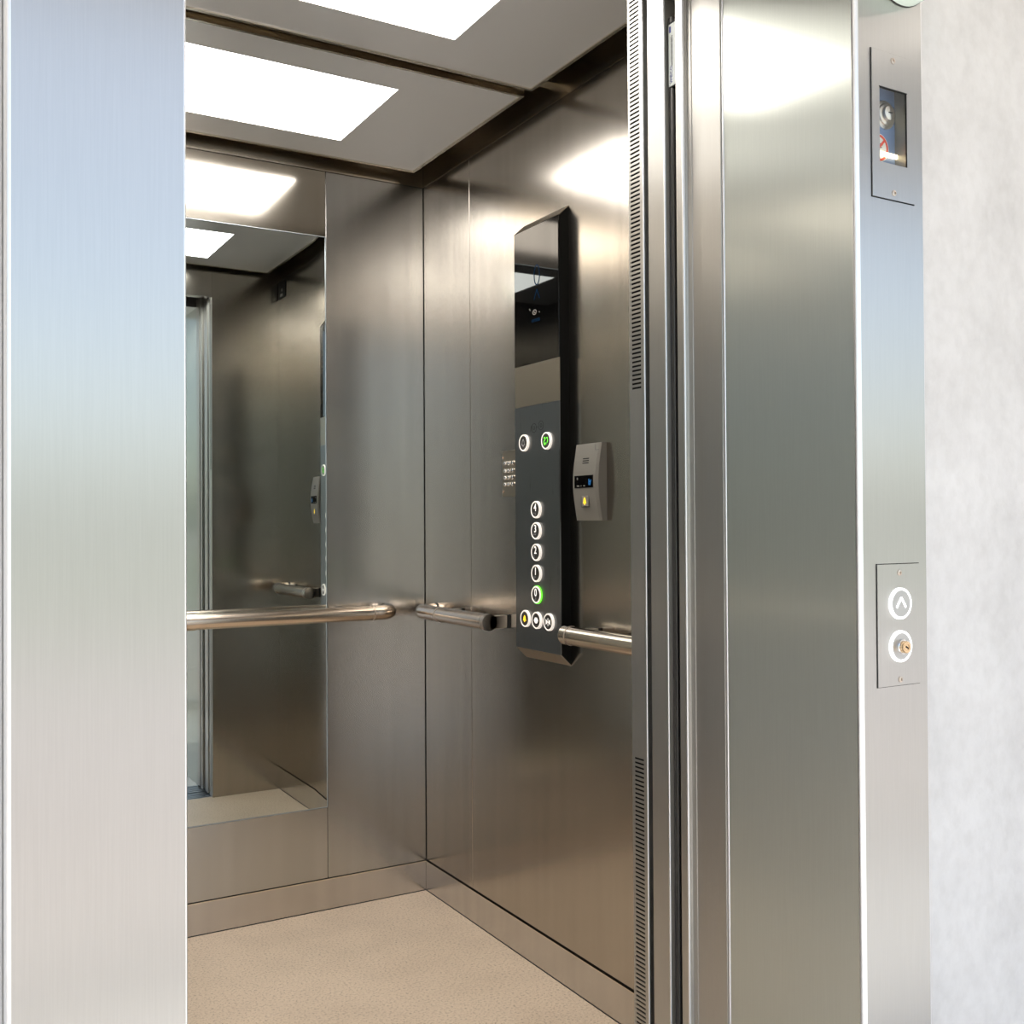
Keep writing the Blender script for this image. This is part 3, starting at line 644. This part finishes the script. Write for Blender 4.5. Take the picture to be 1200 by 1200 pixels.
# call plate
cx0, cx1, cz0, cz1 = 1.1130, 1.1960, .8765, 1.0390
t = thing('call_plate', ((cx0+cx1)/2, YJ, cz0), 'steel call plate with a lit up-arrow button and a lit key switch', 'call button')
box('shadow_gap', (cx0-.0009, YJ-.0006, cz0-.0007), (cx1+.0005, YJ+.0002, cz1+.0009), DARK, t)
box('plate', (cx0, YJ-.002, cz0), (cx1, YJ-.0004, cz1), JAMB, t, .0003, 1)
for z in (1.0274, .8845): put('screw', JSCREW, t, (1.1555, YJ-.002, z))
RW = shared(ring_mesh(.0213, .0178, .0036), RING_W, 'lit_ring', fy)
for z, nm in ((.9862, 'call_button'), (.9290, 'key_switch')):
    o = put(nm, shared(cap_mesh(.0180, .0034), CAP_S, nm, fy), t, (1.1545, YJ-.002, z))
    put('lit_ring', RW, o, (1.1545, YJ-.002, z))
    if nm == 'call_button':
        o['label'] = 'lit round button with an up arrow'
        stroke('arrow', [((-.0092, -.0058), (0, .0075)), ((.0092, -.0058), (0, .0075))], .0036, RING_W, o, frame_y(1.1545, YJ-.0054, z+.0005), .0004)
    else:
        o['label'] = 'round key switch with brass barrel'
        f_ = frame_y(1.1555, YJ-.0053, z-.0005)
        lathe('collar', [(.0098, 0), (.0098, .002), (.0088, .003), (0, .003)], CHROME, o, f_, 28)
        kb = lathe('barrel', [(.0082, .003), (.0082, .0075), (.0075, .0085), (.0040, .0085), (.0038, .0078), (0, .0078)], BRASS, o, f_, 28)
        stroke('keyhole', [((-.002, .0012), (.002, -.0012))], .0015, DARK, o, shift(f_, 0, 0, .008), .0006)
# dome lamp at the top of the jamb
dx, dz, dr = 1.172, 1.857, .060
t = thing('dome_lamp', (dx, YJ, dz), 'pale green glass dome lamp above the key switch window', 'lamp')
lathe('glass_dome', [(dr, .0015), (dr*.99, .016), (dr*.94, .034), (dr*.84, .050), (dr*.68, .064), (dr*.45, .075), (dr*.2, .080), (0, .081)], DOME, t, frame_y(dx, YJ, dz), 48)
lathe('seat_ring', [(dr+.0006, -.0002), (dr+.0006, .0016), (dr-.006, .0016), (dr-.006, -.0002)], RUBBER, t, frame_y(dx, YJ, dz), 48)

# ================================================================== LANDING
HX0, HX1 = -2.6, 5.2
struct(boxes('wall_landing', [((HX0-.2, WY, -.02), (.0722, 1.2, ZL+.02)), ((1.215, WY, -.02), (HX1+.2, 1.2, ZL+.02)), ((.0722, WY, ZH+.1405), (1.215, 1.2, ZL+.02))], CONC), 'pale concrete wall around the lift doorway', 'wall')
struct(box('floor_landing', (HX0-.2, D-.05, -.05), (HX1+.2, 1.205, -.0005), HFLOOR), 'pale polished floor of the landing', 'floor')
struct(box('ceiling_landing', (HX0-.2, D-.05, ZL), (HX1+.2, 1.2, ZL+.15), WHITE), 'white ceiling of the landing', 'ceiling')
struct(box('wall_landing_left', (HX0-.2, D, 0), (HX0, WY, ZL), CONC), 'concrete end wall left of the lift', 'wall')
struct(box('wall_landing_right', (HX1, D, 0), (HX1+.2, WY, ZL), CONC), 'concrete end wall right of the lift', 'wall')
w = sroot('window_1', (1.3, D, 0), 'glazed front of the landing, facing the lift', 'window')
box('window_head', (1.75, D-.06, HEAD), (HX1, D+.02, ZL), WHITE, w)
HIGH = 2.46
hd = lambda x: HIGH if x < 1.74 else HEAD
box('window_head', (HX0, D-.06, HIGH), (1.75, D+.02, ZL), WHITE, w)
box('frame_bottom', (HX0, D-.04, 0), (HX1, D+.02, .06), ALU, w); box('frame_top', (1.75, D-.04, HEAD-.05), (HX1, D+.02, HEAD), ALU, w); box('frame_top', (HX0, D-.04, HIGH-.05), (1.75, D+.02, HIGH), ALU, w)
xs = [HX0, -1.0, 1.75, 3.9, HX1]
for x in xs: box('mullion', (x-.025 if x > HX0 else x, D-.04, .06), (x+.025 if x < HX1 else x, D+.02, hd(x-.1)-.05), ALU, w)
for x0, x1 in zip(xs, xs[1:]): box('pane', (x0+.02, D-.012, .055), (x1-.02, D-.006, hd(x0)-.045), PANE, w)
for x in (-1.3, .65, 2.6):  # unseen lamps added to brighten the landing wall, floor and ceiling
    t = thing('hall_fill_light', (x, .25, ZL), 'round fill light added to the landing ceiling, '+('left of the lift' if x < 0 else 'in front of the lift doorway' if x < 1 else 'right of the lift'), 'ceiling light', 'added landing fill lights')
    lathe('diffuser', [(0, -.028), (.14, -.026), (.16, -.018), (.162, -.006)], HALL, t, Matrix.Translation((x, .25, ZL)), 40)
    lathe('trim_ring', [(.162, 0), (.172, 0), (.172, -.02), (.162, -.02)], ALU, t, Matrix.Translation((x, .25, ZL)), 40)
# shaft around the car
struct(boxes('wall_shaft', [((-.6, 1.2, -.4), (-.5, 3.2, 2.75)), ((1.8, 1.2, -.4), (1.9, 3.2, 2.75)), ((-.5, 3.1, -.4), (1.8, 3.2, 2.75)), ((-.5, 1.2, 2.65), (1.8, 3.1, 2.75)), ((-.5, 1.2, -.4), (1.8, 3.1, -.3))], mat('shaft_concrete', (.08, .08, .08), .9)), 'dark lift shaft around the car', 'shaft')
# outdoors
struct(box('ground', (-300, -600, -.12), (300, D-.06, -.06), PAVE), 'pale paved ground outside the glazing', 'ground')
g = box('lawn', (-60, -40, -.06), (60, -9, -.03), GRASS); tag(g, 'wide lawn beyond the paving', 'grass', None, 'stuff')
bm = bmesh.new(); K = 80; rows = []
for i in range(K+1):
    x = -320+640*i/K; h = 7+3*math.sin(i*.35)+2.5*math.sin(i*.9+1)+random.uniform(-.6, .6)
    rows.append([bm.verts.new(v) for v in ((x, -190, -.1), (x, -205, h), (x, -290, h*.8), (x, -320, -.1))])
for A, B in zip(rows, rows[1:]):
    for k in range(3): bm.faces.new((A[k], A[k+1], B[k+1], B[k]))
struct(link('hills', bm, HILL), 'distant wooded ridge on the horizon', 'hills')

# ------------------------------------------------------------------ daylight portal in the window opening (guides sampling, emits nothing itself)
pd = bpy.data.lights.new('window_portal', 'AREA'); pd.shape = 'RECTANGLE'; pd.size = HX1-HX0; pd.size_y = 2.40; pd.cycles.is_portal = True
po = bpy.data.objects.new('window_portal', pd); COL.objects.link(po)
po.location = ((HX0+HX1)/2, D-.02, 1.26); po.rotation_euler = (math.radians(90), 0, 0)
